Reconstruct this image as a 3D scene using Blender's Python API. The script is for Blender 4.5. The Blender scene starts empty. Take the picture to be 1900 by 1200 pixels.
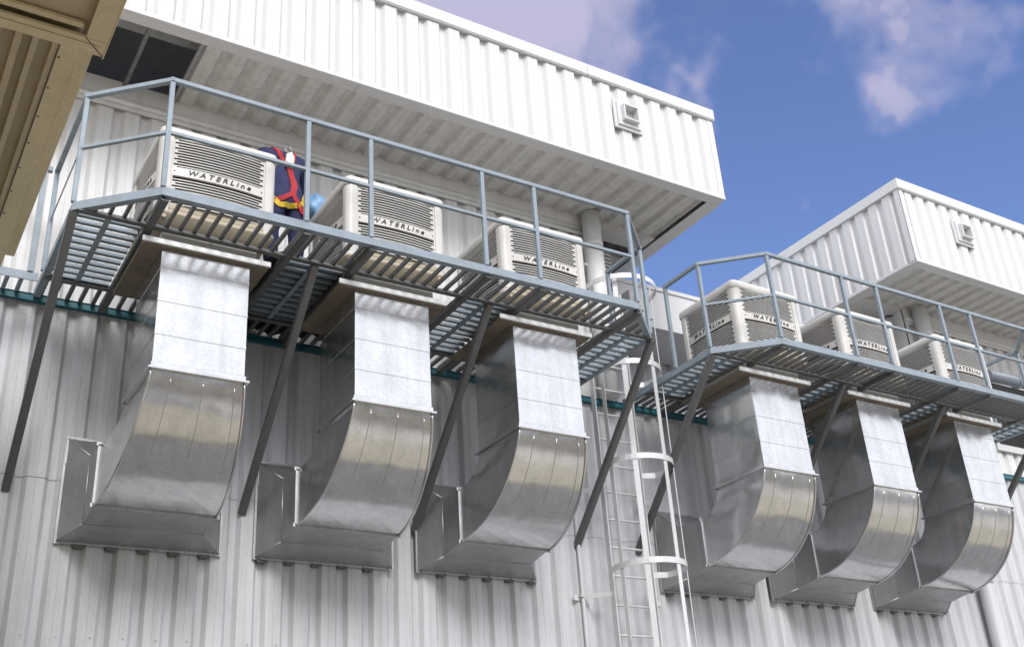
import bpy, bmesh, math, random
from mathutils import Vector, Matrix
random.seed(7)
sc = bpy.context.scene
COL = sc.collection
PI = math.pi

# ------------------------------------------------------------------ materials
def nodes_of(m):
    m.use_nodes = True
    nt = m.node_tree
    return nt, nt.nodes, nt.links, nt.nodes['Principled BSDF']

def coords(nt, scale=(1, 1, 1)):
    """object coordinates shifted by a random amount per object, so copies do not repeat"""
    n, l = nt.nodes, nt.links
    tc = n.new('ShaderNodeTexCoord'); oi = n.new('ShaderNodeObjectInfo')
    mul = n.new('ShaderNodeMath'); mul.operation = 'MULTIPLY'; mul.inputs[1].default_value = 37.0
    l.new(oi.outputs['Random'], mul.inputs[0])
    add = n.new('ShaderNodeVectorMath'); add.operation = 'ADD'
    l.new(tc.outputs['Object'], add.inputs[0]); l.new(mul.outputs[0], add.inputs[1])
    sca = n.new('ShaderNodeVectorMath'); sca.operation = 'MULTIPLY'; sca.inputs[1].default_value = scale
    l.new(add.outputs[0], sca.inputs[0])
    return sca.outputs[0]

def noise(nt, vec, scale, detail=4, rough=.55, dist=0):
    t = nt.nodes.new('ShaderNodeTexNoise')
    t.inputs['Scale'].default_value = scale; t.inputs['Detail'].default_value = detail
    t.inputs['Roughness'].default_value = rough; t.inputs['Distortion'].default_value = dist
    nt.links.new(vec, t.inputs['Vector'])
    return t.outputs['Fac']

def ramp(nt, fac, stops):
    r = nt.nodes.new('ShaderNodeValToRGB')
    el = r.color_ramp.elements
    while len(el) < len(stops): el.new(.5)
    for e, (p, c) in zip(el, stops):
        e.position = p; e.color = (c[0], c[1], c[2], 1) if not isinstance(c, (int, float)) else (c, c, c, 1)
    nt.links.new(fac, r.inputs['Fac'])
    return r.outputs['Color']

def mix(nt, fac, a, b, mode='MIX'):
    m = nt.nodes.new('ShaderNodeMix'); m.data_type = 'RGBA'; m.blend_type = mode
    for i, v in ((0, fac), (6, a), (7, b)):
        if isinstance(v, (int, float)): m.inputs[i].default_value = v
        elif isinstance(v, tuple): m.inputs[i].default_value = (v[0], v[1], v[2], 1)
        else: nt.links.new(v, m.inputs[i])
    return m.outputs[2]

def bump(nt, h, strength, dist, bsdf):
    b = nt.nodes.new('ShaderNodeBump'); b.inputs['Strength'].default_value = strength
    b.inputs['Distance'].default_value = dist
    nt.links.new(h, b.inputs['Height']); nt.links.new(b.outputs[0], bsdf.inputs['Normal'])

def paint(name, c, rough=.45, dirt=.12, dirtc=None, streak=(6, 6, .5), metal=0., bumps=.02, grain=0.045):
    """painted sheet metal: weather streaks, fine mottling, slight waviness"""
    m = bpy.data.materials.new(name); nt, n, l, b = nodes_of(m)
    v = coords(nt, streak)
    f1 = noise(nt, v, 1.6, 6, .62)
    dirtc = dirtc or tuple(x * .55 for x in c)
    f = ramp(nt, f1, [(.42, 0), (.78, dirt * 2.2)])
    col = mix(nt, f, c, dirtc)
    v2 = coords(nt, (1, 1, 1))
    f2 = noise(nt, v2, 24, 5, .65)
    g = ramp(nt, f2, [(.3, 1 - grain), (.7, 1 + grain * .3)])
    col = mix(nt, 1.0, col, g, 'MULTIPLY')
    l.new(col, b.inputs['Base Color'])
    rr = ramp(nt, f1, [(.3, max(rough - .08, .05)), (.8, rough + .15)])
    l.new(rr, b.inputs['Roughness']); b.inputs['Metallic'].default_value = metal
    if bumps: bump(nt, noise(nt, v2, 3.2, 2, .5), bumps * 6, .02, b)
    return m

def galv(name, c=(.60, .61, .62), rough=.33):
    """galvanised sheet: spangle, smears, oil-canning"""
    m = bpy.data.materials.new(name); nt, n, l, b = nodes_of(m)
    v = coords(nt)
    vo = n.new('ShaderNodeTexVoronoi'); vo.inputs['Scale'].default_value = 60
    l.new(v, vo.inputs['Vector'])
    sp = ramp(nt, vo.outputs['Color'], [(0, .90), (1, 1.04)])
    f1 = noise(nt, v, 3.5, 6, .6, .6)
    base = mix(nt, ramp(nt, f1, [(.3, 0), (.75, 1)]), c, tuple(x * .84 for x in c))
    v3 = coords(nt, (9, 9, .8))
    st = ramp(nt, noise(nt, v3, 1.3, 5, .6), [(.4, 1.0), (.8, .84)])
    base = mix(nt, 1.0, base, st, 'MULTIPLY')
    l.new(mix(nt, 1.0, base, sp, 'MULTIPLY'), b.inputs['Base Color'])
    b.inputs['Metallic'].default_value = .92
    rr = n.new('ShaderNodeMath'); rr.operation = 'MULTIPLY_ADD'
    l.new(noise(nt, v, 5, 3, .5), rr.inputs[0]); rr.inputs[1].default_value = .16; rr.inputs[2].default_value = rough - .08
    l.new(rr.outputs[0], b.inputs['Roughness'])
    hm = n.new('ShaderNodeMath'); hm.operation = 'ADD'
    l.new(noise(nt, v, 2.3, 2, .4), hm.inputs[0])
    sm = n.new('ShaderNodeMath'); sm.operation = 'MULTIPLY'; sm.inputs[1].default_value = .004
    l.new(noise(nt, v, 26, 3, .6), sm.inputs[0]); l.new(sm.outputs[0], hm.inputs[1])
    bump(nt, hm.outputs[0], .4, .035, b)
    return m

def plain(name, c, rough=.6, metal=0, var=.15, scale=14, bumps=0):
    m = bpy.data.materials.new(name); nt, n, l, b = nodes_of(m)
    v = coords(nt); f = noise(nt, v, scale, 5, .6)
    l.new(mix(nt, ramp(nt, f, [(.3, 0), (.75, 1)]), c, tuple(x * (1 - var * 2) for x in c)), b.inputs['Base Color'])
    b.inputs['Roughness'].default_value = rough; b.inputs['Metallic'].default_value = metal
    if bumps: bump(nt, f, bumps, .02, b)
    return m

M = dict(
    white=paint('white_sheet', (.61, .612, .62), .42, .06, (.55, .54, .50)),
    white2=paint('white_sheet_aged', (.65, .65, .645), .45, .16, (.40, .38, .34)),
    soffit=paint('soffit_sheet', (.62, .61, .59), .5, .2, (.28, .265, .24)),
    yard=plain('bounce_concrete', (.60, .56, .48), .85, 0, .08, 1.2),
    grime=plain('seam_grime', (.10, .08, .055), .8),
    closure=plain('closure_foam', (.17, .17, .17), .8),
    lower=paint('grey_sheet', (.55, .562, .585), .50, .22, (.27, .27, .265)),
    steel=paint('blue_grey_steel', (.25, .305, .36), .50, .2, (.16, .17, .17), (4, 4, 4), .0, .01, .12),
    bracing=paint('dark_grey_steel', (.115, .12, .125), .5, .2, (.10, .09, .08), (4, 4, 4), .0, .01, .12),
    ladder=paint('white_galvanised', (.66, .67, .68), .38, .14, (.42, .42, .41), (5, 5, 2), .15, .01, .1),
    galv=galv('galvanised', (.70, .705, .71), .18), galvd=galv('galvanised_dull', (.46, .465, .47), .48),
    plastic=paint('cooler_plastic', (.63, .62, .595), .4, .2, (.50, .47, .41), (3, 3, 1.2), 0, .006, .05),
    tray_shaded=paint('cooler_plastic_shaded', (.45, .395, .29), .42, .2, (.28, .23, .15), (3, 3, 1.2), 0, .006, .05),  # same plastic, with tan shade and wood bounce put into the colour
    pad=plain('filter_pad', (.028, .027, .026), .9),
    ink=plain('black_lettering', (.02, .02, .022), .5, 0, .05),
    teal=paint('teal_paint', (.012, .115, .15), .5, .25, (.02, .06, .07), (3, 3, 3)),
    wood=plain('weathered_board', (.22, .185, .14), .75, 0, .22, 7),
    alum=paint('aluminium_bar', (.80, .81, .82), .35, .1, (.5, .5, .5), (4, 4, 4), .25, .004),
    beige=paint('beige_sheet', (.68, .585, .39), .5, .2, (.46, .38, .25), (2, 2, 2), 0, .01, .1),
    beiged=paint('beige_sheet_darker', (.52, .44, .31), .55, .2, (.36, .29, .20), (2, 2, 2), 0, .01, .1),  # browner beige for the eave soffit and recessed panel
    dark=plain('dark_void', (.03, .03, .032), .9), purlin=plain('purlin_steel', (.20, .20, .205), .6),
    purlin_pale=plain('purlin_pale_steel', (.34, .34, .34), .7),  # paler steel for the purlin inside the soffit gap
    navy=plain('navy_cloth', (.022, .026, .095), .85, 0, .25, 9, .5),
    skin=plain('skin', (.38, .22, .15), .5), hair=plain('black_hair', (.015, .013, .012), .6), boot=plain('black_leather', (.02, .02, .02), .5),
    red=plain('red_webbing', (.42, .02, .03), .8, 0, .2, 20), yellow=plain('yellow_webbing', (.66, .46, .03), .7),
    padw=plain('white_pad', (.75, .72, .70), .7), metal=plain('worn_metal', (.32, .32, .33), .4, .9),
    bluebag=plain('light_blue_plastic', (.20, .38, .62), .45, 0, .2, 6, .3), tarp=plain('dark_tarpaulin', (.022, .023, .026), .75, 0, .3, 7, .6),
    bluepipe=paint('grey_blue_pipe', (.20, .225, .27), .4, .1),
    sunlit_strip=plain('sunlit_strip_tone', (.52, .475, .36), .85, 0, .1, 1.5), asphalt=plain('asphalt', (.27, .27, .268), .9, 0, .2, 3, .3), roofgrey=plain('grey_roof', (.22, .22, .22), .7, 0, .1, 2),
)

# ------------------------------------------------------------------ mesh helpers
class MB:
    def __init__(s): s.v = []; s.f = []; s.sm = []; s.mi = []
    def add(s, vs, fs, smooth=False, mi=0):
        o = len(s.v); s.v += [tuple(map(float, p)) for p in vs]
        for f in fs: s.f.append([i + o for i in f]); s.sm.append(smooth); s.mi.append(mi)
        return s
    def box(s, a, b, mi=0):
        x0, x1 = sorted((a[0], b[0])); y0, y1 = sorted((a[1], b[1])); z0, z1 = sorted((a[2], b[2]))
        vs = [(x0, y0, z0), (x1, y0, z0), (x1, y1, z0), (x0, y1, z0), (x0, y0, z1), (x1, y0, z1), (x1, y1, z1), (x0, y1, z1)]
        return s.add(vs, [(3, 2, 1, 0), (4, 5, 6, 7), (0, 1, 5, 4), (1, 2, 6, 5), (2, 3, 7, 6), (3, 0, 4, 7)], False, mi)
    def bar(s, p, q, w, h, up=(0, 0, 1), mi=0):
        """rectangular bar from p to q, w across, h along 'up'"""
        p = Vector(p); q = Vector(q); d = (q - p).normalized(); up = Vector(up)
        if abs(d.dot(up)) > .99: up = Vector((0, 1, 0))
        sd = d.cross(up).normalized(); u = sd.cross(d).normalized()
        vs = []
        for c in (p, q):
            for a, b in ((-1, -1), (1, -1), (1, 1), (-1, 1)): vs.append(c + sd * (a * w / 2) + u * (b * h / 2))
        return s.add(vs, [(3, 2, 1, 0), (4, 5, 6, 7), (0, 1, 5, 4), (1, 2, 6, 5), (2, 3, 7, 6), (3, 0, 4, 7)], False, mi)
    def angle(s, p, q, w, t, up, mi=0):
        """L-section from p to q"""
        p = Vector(p); q = Vector(q); d = (q - p).normalized(); up = Vector(up)
        sd = d.cross(up).normalized(); u = sd.cross(d).normalized()
        s.bar(p + u * (w / 2), q + u * (w / 2), t, w, up, mi)
        s.bar(p + sd * (w / 2 + t / 2), q + sd * (w / 2 + t / 2), w, t, up, mi)
        return s
    def tube(s, pts, r, n=10, cap=True, closed=False, mi=0):
        pts = [Vector(p) for p in pts]; m = len(pts); o = len(s.v); rs = r if isinstance(r, (list, tuple)) else [r] * m
        prev = None
        for i, p in enumerate(pts):
            d = (pts[(i + 1) % m if closed else min(i + 1, m - 1)] - pts[i - 1 if (closed or i) else 0]).normalized()
            if prev is None:
                a = Vector((0, 0, 1)) if abs(d.z) < .9 else Vector((0, 1, 0))
                x = d.cross(a).normalized()
            else:
                x = (prev - d * prev.dot(d)).normalized()
            y = d.cross(x); prev = x
            for k in range(n):
                t = 2 * PI * k / n; s.v.append(tuple(p + x * (rs[i] * math.cos(t)) + y * (rs[i] * math.sin(t))))
        for i in range(m if closed else m - 1):
            j = (i + 1) % m
            for k in range(n):
                k2 = (k + 1) % n
                s.f.append([o + i * n + k, o + i * n + k2, o + j * n + k2, o + j * n + k]); s.sm.append(True); s.mi.append(mi)
        if cap and not closed:
            s.f.append([o + k for k in range(n)][::-1]); s.sm.append(False); s.mi.append(mi)
            s.f.append([o + (m - 1) * n + k for k in range(n)]); s.sm.append(False); s.mi.append(mi)
        return s
    def strip(s, pts, w, t, axis, mi=0, smooth=True):
        """flat bar following pts, width w along axis, thickness t"""
        pts = [Vector(p) for p in pts]; ax = Vector(axis).normalized(); m = len(pts); vs = []
        for i, p in enumerate(pts):
            d = (pts[min(i + 1, m - 1)] - pts[max(i - 1, 0)]).normalized(); nn = d.cross(ax).normalized()
            a2 = nn.cross(d).normalized()
            vs += [p + a2 * (w / 2) + nn * (t / 2), p - a2 * (w / 2) + nn * (t / 2), p - a2 * (w / 2) - nn * (t / 2), p + a2 * (w / 2) - nn * (t / 2)]
        fs = []
        for i in range(m - 1):
            for k in range(4): fs.append((i * 4 + k, i * 4 + (k + 1) % 4, i * 4 + 4 + (k + 1) % 4, i * 4 + 4 + k))
        fs += [(3, 2, 1, 0), tuple(4 * (m - 1) + k for k in range(4))]
        return s.add(vs, fs, False, mi)
    def loft(s, rings, smooth=True, cap=True, mi=0):
        n = len(rings[0]); o = len(s.v)
        for r in rings: s.v += [tuple(map(float, p)) for p in r]
        for i in range(len(rings) - 1):
            for k in range(n):
                s.f.append([o + i * n + k, o + i * n + (k + 1) % n, o + (i + 1) * n + (k + 1) % n, o + (i + 1) * n + k]); s.sm.append(smooth); s.mi.append(mi)
        if cap:
            s.f.append([o + k for k in range(n)][::-1]); s.sm.append(False); s.mi.append(mi)
            s.f.append([o + (len(rings) - 1) * n + k for k in range(n)]); s.sm.append(False); s.mi.append(mi)
        return s
    def build(s, name, mats, parent=None, bevel=0):
        me = bpy.data.meshes.new(name); me.from_pydata(s.v, [], s.f)
        for p, sm, mi in zip(me.polygons, s.sm, s.mi): p.use_smooth = sm; p.material_index = mi
        for m in (mats if isinstance(mats, (list, tuple)) else [mats]): me.materials.append(m)
        bm = bmesh.new(); bm.from_mesh(me); bmesh.ops.recalc_face_normals(bm, faces=bm.faces[:]); bm.to_mesh(me); bm.free()
        o = bpy.data.objects.new(name, me); COL.objects.link(o)
        if bevel:
            md = o.modifiers.new('bevel', 'BEVEL'); md.width = bevel; md.segments = 2; md.limit_method = 'ANGLE'
        if parent: o.parent = parent
        return o

def tag(o, label=None, cat=None, group=None, kind=None):
    if label: o['label'] = label
    if cat: o['category'] = cat
    if group: o['group'] = group
    if kind: o['kind'] = kind
    return o

def thing(name, loc, label, cat, group=None):
    o = bpy.data.objects.new(name, None); o.empty_display_size = .2; COL.objects.link(o); o.location = loc
    return tag(o, label, cat, group)

def copy_tree(o, parent=None):
    c = o.copy(); COL.objects.link(c)
    if parent: c.parent = parent
    for ch in list(o.children): copy_tree(ch, c)
    return c

PITCH = .256
def profile(u0, u1, phase=0., depth=.045, pitch=PITCH):
    """trapezoidal sheet: broad crest (d = 0) with a fine stiffening groove, narrow valley (d = depth)"""
    base = [(0, 0), (.062, 0), (.065, .003), (.069, .003), (.072, 0), (.134, 0), (.168, 1), (.222, 1), (.256, 0)]
    pts = []; k = math.floor((u0 - phase) / pitch) - 1
    while phase + k * pitch < u1 + pitch:
        for a, d in base[:-1]: pts.append((phase + (k + a / .256) * pitch, d if d < .01 else d * depth))
        k += 1
    out = []
    def interp(u):
        for (a, d), (b, e) in zip(pts, pts[1:]):
            if a <= u <= b and b > a: return d + (e - d) * (u - a) / (b - a)
        return 0
    out.append((u0, interp(u0))); out += [p for p in pts if u0 < p[0] < u1]; out.append((u1, interp(u1)))
    return out

def corr(mb, fn, u0, u1, v0, v1, phase=0., depth=.045, thick=.003):
    """fn(u, v, d) -> point ; a real sheet with two faces and edges"""
    pr = profile(u0, u1, phase, depth); n = len(pr)
    vs = [fn(u, v, d) for v in (v0, v1) for u, d in pr] + [fn(u, v, d + thick) for v in (v0, v1) for u, d in pr]
    fs = []
    for i in range(n - 1):
        fs.append((i, i + 1, n + i + 1, n + i)); fs.append((2 * n + i, 3 * n + i, 3 * n + i + 1, 2 * n + i + 1))
        fs.append((i, 2 * n + i, 2 * n + i + 1, i + 1)); fs.append((n + i, n + i + 1, 3 * n + i + 1, 3 * n + i))
    fs += [(0, n, 3 * n, 2 * n), (n - 1, 3 * n - 1, 4 * n - 1, 2 * n - 1)]
    return mb.add(vs, fs)

# ------------------------------------------------------------------ ground
GZ = -6.35
g = MB().add([(-300, -300, GZ), (300, -300, GZ), (300, 300, GZ), (-300, 300, GZ)], [(0, 1, 2, 3)]).build('ground', M['asphalt'])
tag(g, kind='structure')
g = MB().box((-60, -9.6, GZ - .1), (80, -4.4, GZ + .12)).build('path', M['sunlit_strip'], None, .02); tag(g, kind='structure')  # unseen strip, added as the warm sunlit band the elbows mirror
g = MB().box((4, -23.5, GZ - .1), (60, -9.604, GZ + .004)).build('yard', M['yard']); tag(g, kind='structure')  # unseen pale slab added to bounce warm light up to the soffit

# ------------------------------------------------------------------ factory building
fac = thing('factory_building', (3, 0, GZ), 'white corrugated metal factory building with two overhanging roof blocks and a grey lower wall', 'building')
def fpart(mb, name, mat, parent=None, bevel=0):
    o = mb.build(name, mat, parent or fac, bevel)
    if parent is None: o.location = (-3, 0, -GZ)
    return o
ZB, ZT, YC = 2.41, 3.75, -1.16
XR1, XL2, XE1, XS2 = 6.89, 10.38, 5.75, 11.42
# lower wall, with lapped sheets
lw = MB()
corr(lw, lambda u, v, d: (u, d, v), -9, 22, GZ, -1.62, .13)
corr(lw, lambda u, v, d: (u, d - .006, v), -9, 22, -1.64, -.03, .13)
for k in range(-20, 75):
    x = .13 + k * PITCH + .07
    for z in (-.22, -1.60, -2.9):
        if random.random() < .8: lw.tube([(x + .035, -.012, z), (x + .035, .0, z)], .006, 6)
fpart(lw, 'lower_wall', M['lower'])
fl = MB().box((-9, -.058, -.034), (22, -.004, -.092)).box((-9, -.068, -.026), (22, -.004, -.033))
fpart(fl, 'floor_ledge', M['teal'], None, .004)
fpart(MB().box((-9, .07, GZ), (22, .2, -.1)).box((-9, .045, -.105), (22, 6, -.03)), 'wall_core', M['purlin'])

def upper_block(x0, x1, wx0, wx1, left_end, right_end, hole=None):
    """corrugated block: wall, soffit, fascia, cap. wx = extent of wall below the soffit"""
    w = MB(); corr(w, lambda u, v, d: (u, d, v), wx0, wx1, -.025, ZB, .05)
    if left_end: corr(w, lambda u, v, d: (wx0 + d, u, v), 0.0, 6, -.025, ZB, .02)
    if right_end: corr(w, lambda u, v, d: (wx1 - d, u, v), 0.0, 6, -.025, ZB, .02)
    w.box((wx0 + .07, .07, -.02), (wx1 - .07, .12, ZB))
    for xx, on in ((wx0, left_end), (wx1, right_end)):
        if on: w.box((xx - .012, -.012, -.02), (xx + .09, .0, ZB)).box((xx - .012, -.012, -.02), (xx, .09, ZB)) if xx == wx0 else w.box((xx - .09, -.012, -.02), (xx + .012, .0, ZB)).box((xx, -.012, -.02), (xx + .012, .09, ZB))
    fpart(w, 'upper_wall', M['white2'])
    f = MB(); corr(f, lambda u, v, d: (u, YC + d, v), x0, x1, ZB, ZT - .05, .02)
    if left_end: corr(f, lambda u, v, d: (x0 + d, u, v), YC + .0, 6, ZB, ZT - .05, .04)
    if right_end: corr(f, lambda u, v, d: (x1 - d, u, v), YC + .0, 6, ZB, ZT - .05, .04)
    # corner flashings
    for xx, on, s in ((x0, left_end, 1), (x1, right_end, -1)):
        if on: f.box((xx - s * .006, YC - .006, ZB + .02), (xx + s * .085, YC - .001, ZT - .06)).box((xx - s * .006, YC - .006, ZB + .02), (xx - s * .001, YC + .085, ZT - .06))
    fo = fpart(f, 'fascia', M['white'])
    c = MB(); cuts = [x0 - .03] + [k for k in (-3.9, -.95, 2.0, 4.95, 13.6, 16.6) if x0 < k < x1] + [x1 + .03]
    for a, b in zip(cuts, cuts[1:]):
        c.box((a + .003, YC - .035, ZT - .155), (b - .003, YC + .06, ZT)); c.box((a + .003, YC - .027, ZT - .168), (b - .003, YC - .0, ZT - .1555))
    for xx, on, s in ((x0, left_end, 1), (x1, right_end, -1)):
        if on: c.box((xx - s * .03, YC + .063, ZT - .155), (xx + s * .06, 6, ZT))
    c.build('cap_flashing', M['white'], fo, .006)
    # roof deck and back, keep the interior dark
    r = MB().box((x0 + .05, YC + .06, ZT - .14), (x1 - .05, 6, ZT - .06)).box((x0 + .05, 5.95, ZB), (x1 - .05, 6, ZT - .06))
    if not left_end: r.box((x0, YC + .06, ZB), (x0 + .05, 6, ZT - .06))
    fpart(r, 'roof_deck', M['purlin'])
    # soffit
    s = MB(); sx0 = hole if hole is not None else (x0 + (.19 if left_end else 0)); sx1 = x1 - (.21 if right_end else 0)
    corr(s, lambda u, v, d: (u, v, ZB + .015 + d), sx0, sx1, YC + .12, -.034, .03)
    if right_end: s.box((wx1 + .011, -.034, ZB), (sx1, -.021, ZB + .08)).box((wx1, -.02, ZB), (sx1, .30, ZB + .03)).box((wx1, .62, ZB + .03), (sx1, 3.5, ZB + .06)).box((wx1, .30, ZB + .25), (sx1, .62, ZB + .27))
    if left_end: s.box((sx0, -.034, ZB), (wx0 - .011, -.021, ZB + .08)).box((sx0, -.02, ZB), (wx0, .20, ZB + .03)).box((sx0, .2, ZB + .03), (wx0, 4, ZB + .06))
    so = fpart(s, 'soffit', M['soffit'])
    t = MB(); cuts2 = [x0] + [k for k in (-3.9, -.95, 2.03, 4.99, 13.6, 16.6) if x0 < k < x1] + [x1]
    for a, b in zip(cuts2, cuts2[1:]):
        t.box((a + .002, YC - .012, ZB - .012), (b - .002, YC + .135, ZB)); t.box((a + .002, YC - .014, ZB - .010), (b - .002, YC - .006, ZB + .035))
    for xx, on, s2 in ((x0, left_end, 1), (x1, right_end, -1)):
        if on: t.box((xx - s2 * .012, YC + .137, ZB - .012), (xx + s2 * .18, 4, ZB)).box((xx - s2 * .014, YC + .137, ZB - .010), (xx - s2 * .006, 4, ZB + .035))
    t.build('soffit_border', M['white'], so, .003)
    # flashing where the soffit meets the wall
    k = MB().box((wx0 - .01, -.03, ZB - .16), (wx1 + .01, -.016, ZB + .075))
    k.tube([(wx0 - .01, -.03, ZB - .165), (wx1 + .01, -.03, ZB - .165)], .036, 10)
    k.box((wx0 - .01, -.026, ZB - .245), (wx1 + .01, -.014, ZB - .19))
    fpart(k, 'wall_flashing', M['white2'])

upper_block(-7, XR1, -7, XE1, False, True, hole=.50)
upper_block(XL2, 21, XS2, 21, True, False)
pu = MB().box((-7, -.78, ZB + .30), (.6, -.55, ZB + .52)).box((.47, YC + .13, ZB - .004), (.50, -.03, ZB + .03))
fpart(pu, 'roof_purlin', M['purlin_pale'])
fpart(MB().box((-.015, YC + .13, ZB + .02), (.02, -.03, ZB + .06)), 'soffit_rail', M['purlin'])
wn = fpart(MB().box((12.85, -.05, .36), (15.2, -.01, .46)).box((12.85, -.04, .46), (12.93, -.01, 1.5)).box((12.85, -.04, 1.5), (15.2, -.01, 1.58)), 'window', M['white'])
MB().box((12.93, -.02, .46), (15.2, -.012, 1.5)).build('pane', M['dark'], wn)
# vent hoods on the fascia
def vent(xc, zc):
    m = MB(); y = YC
    def frame(w, y0, y1, w2, hole):
        for a, b in (((-w, w2), (w, w)), ((-w, -w), (w, -w2)), ((-w, -w2), (-w2, w2)), ((w2, -w2), (w, w2))):
            m.box((xc + a[0], y0, zc + a[1]), (xc + b[0], y1, zc + b[1]))
    frame(.20, y - .03, y - .003, .15, 0); frame(.165, y - .055, y - .03, .11, 0)
    frame(.11, y - .115, y - .01, .092, 0)
    m.box((xc - .092, y - .012, zc - .092), (xc + .092, y - .006, zc + .092))
    fpart(m, 'vent_hood', M['white'], None, .008)
vent(5.48, 3.16); vent(11.62, 3.15)
# recessed link between the two blocks
rw = MB(); corr(rw, lambda u, v, d: (u, 1.5 + d, v), XE1 + .07, XS2, -.02, 1.6, .1)
fpart(rw, 'recess_wall', M['lower'])
rf = MB().box((6.32, .60, 1.49), (XS2 + .0, .64, 2.09)).box((6.32, .58, 2.06), (XS2, .70, 2.12)).box((6.32, .64, 1.50), (XS2, 1.5, 1.53)).box((6.32, .66, 2.02), (XS2, 5, 2.06))
rf.box((6.28, .585, 1.40), (6.33, .64, 2.13))
fpart(rf, 'recess_fascia', M['white'], None, .004)
rb = MB().box((6.42, .30, 1.42), (6.78, .575, 1.78)).box((6.50, .27, 1.50), (6.70, .30, 1.70))
fpart(rb, 'junction_box', M['white2'], None, .01)
# louvred opening and beam next to the downpipe
lo = MB()
for i in range(9): lo.box((5.80, .36, 1.86 + i * .055), (6.25, .42, 1.885 + i * .055))
lo.box((5.78, .44, 1.8), (6.3, .46, 2.38), 1)
fpart(lo, 'wall_grille', [M['white2'], M['dark']])
# downpipes
def downpipe(x, y, z0, z1, r, mat):
    m = MB().tube([(x, y, z0), (x, y, z1)], r, 20)
    z = z1 - .45
    while z > z0 + .1: m.tube([(x, y, z - .03), (x, y, z + .03)], r + .007, 20); z -= 1.15
    m.box((x - r - .04, y, z1 - .75), (x + r + .04, -.002, z1 - .72))
    fpart(m, 'downpipe', mat)
downpipe(5.57, -.15, -.03, ZB, .115, M['white2'])
downpipe(11.62, -.16, .6, ZB, .11, M['white2'])
downpipe(11.58, -.14, GZ, -.12, .10, M['lower'])
cd = MB().tube([(5.03, -.03, GZ), (5.03, -.03, -.1)], .022, 10)
for z in (-1, -2.3, -3.4): cd.box((4.985, -.06, z), (5.075, -.003, z + .03))
fpart(cd, 'conduit', M['lower'])

# ------------------------------------------------------------------ service platforms
H = 1.04
def platform(x0, label, left_rail):
    """origin at the front left corner of the deck; local x 0..4.49, y -2.1..0"""
    t = thing('service_platform', (x0, 0, 0), label, 'platform', 'steel service platforms carrying the coolers')
    XA, XB, YF, YJ, YB, W = -.54, 5.03, -2.1, -1.6, -.43, 4.49
    st = M['steel']
    fr = MB()
    path = [(XA, -.06), (XA, YJ), (0, YF), (W, YF), (XB, YJ), (XB, -.06)]
    for (a, b), (c, d) in zip(path, path[1:]):
        p = Vector((a, b, -.022)); q = Vector((c, d, -.022)); dr = (q - p).normalized()
        fr.bar(p - dr * .004, q + dr * .004, .012, .072)
        nn = Vector((-dr.y, dr.x, 0))
        if nn.dot(Vector((2.2, -1, 0)) - (p + q) / 2) < 0: nn = -nn
        fr.bar(p + nn * .03 - Vector((0, 0, .032)), q + nn * .03 - Vector((0, 0, .032)), .045, .008)
    fr.build('deck_frame', st, t)
    for y, h in ((YJ, .055), (YB, .055)):
        MB().angle((XA + .02, y, -.068), (XB - .02, y, -.068), h, .009, (0, 0, 1)).build('joist', M['bracing'], t)
    for x in (0, 1.13, 1.71, 2.82, 3.39, W):
        MB().angle((x, YF + .02, -.085), (x, -.06, -.085), .055, .008, (0, 0, 1)).build('cross_beam', M['bracing'], t)
    # gratings: bars across the front strip, along the side bays, across the back strip
    gf = MB(); x = XA + .05
    while x < XB - .02:
        ya = YF + .02
        if x < 0: ya = YJ - (x - XA) / .54 * .5 + .02
        if x > W: ya = YJ - (XB - x) / .54 * .5 + .02
        gf.box((x - .013, ya, -.046), (x + .013, YJ + .0, -.012)); x += .1085
    gf.build('front_grating', M['bracing'], t)
    for a, b in ((XA, 0), (1.13, 1.71), (2.82, 3.39), (W, XB)):
        gs = MB(); y = YJ + .09
        while y < YB - .03: gs.box((a + .012, y - .021, -.038), (b - .012, y + .021, -.010)); y += .104
        gs.box((((a + b) / 2) - .02, YJ, -.058), ((a + b) / 2 + .02, YB, -.0385))
        gs.build('side_grating', st, t)
    gb = MB(); x = XA + .05
    while x < XB - .02: gb.box((x - .017, YB, -.042), (x + .017, -.075, -.012)); x += .1085
    gb.build('back_grating', M['bracing'], t)
    # handrail
    def rail(z, w, name, pts):
        m = MB()
        for p, q in zip(pts, pts[1:]):
            dr = (Vector(q) - Vector(p)).normalized() * (w * .45)
            m.bar(Vector((*p, z)) - dr.to_3d(), Vector((*q, z)) + dr.to_3d(), w, w * .9)
        m.build(name, st, t, .003)
    if left_rail:
        tp = [(XA, YB), (XA, YJ), (0, YF), (W, YF), (XB, YJ), (XB, -1.03)]
    else:
        tp = [(XA, -1.03), (XA, YJ), (0, YF), (W, YF), (XB, YJ), (XB, -1.03)]
    rail(H - .022, .042, 'top_rail', [Vector(p) for p in tp])
    mp = [(XA, YJ), (0, YF), (W, YF)]
    rail(.515, .031, 'mid_rail', [Vector(p) for p in mp])
    if left_rail: MB().bar((XA, YJ, .515), (XA, YB, .515), .008, .02).build('mid_rail', st, t)
    for x, y in [(0, YF), (1.14, YF), (1.71, YF), (2.82, YF), (3.385, YF), (W, YF), (XA, YJ), (XB, YJ), (XB, -1.03)] + ([(XA, YB)] if left_rail else [(XA, -1.03)]):
        MB().bar((x, y + .002, .015), (x, y + .002, H - .042), .037, .037).build('post', st, t, .003)
    for x in (XA - .02, 1.385, 3.10, XB - .03):
        b = MB().angle((x, YJ - .03, -.085), (x, -.01, -1.79), .055, .008, (0, 1, 1))
        b.build('brace', M['bracing'], t)
    return t
platform(0, 'blue grey steel platform with slatted deck and handrail under the larger, nearer overhanging roof block', True)
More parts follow.
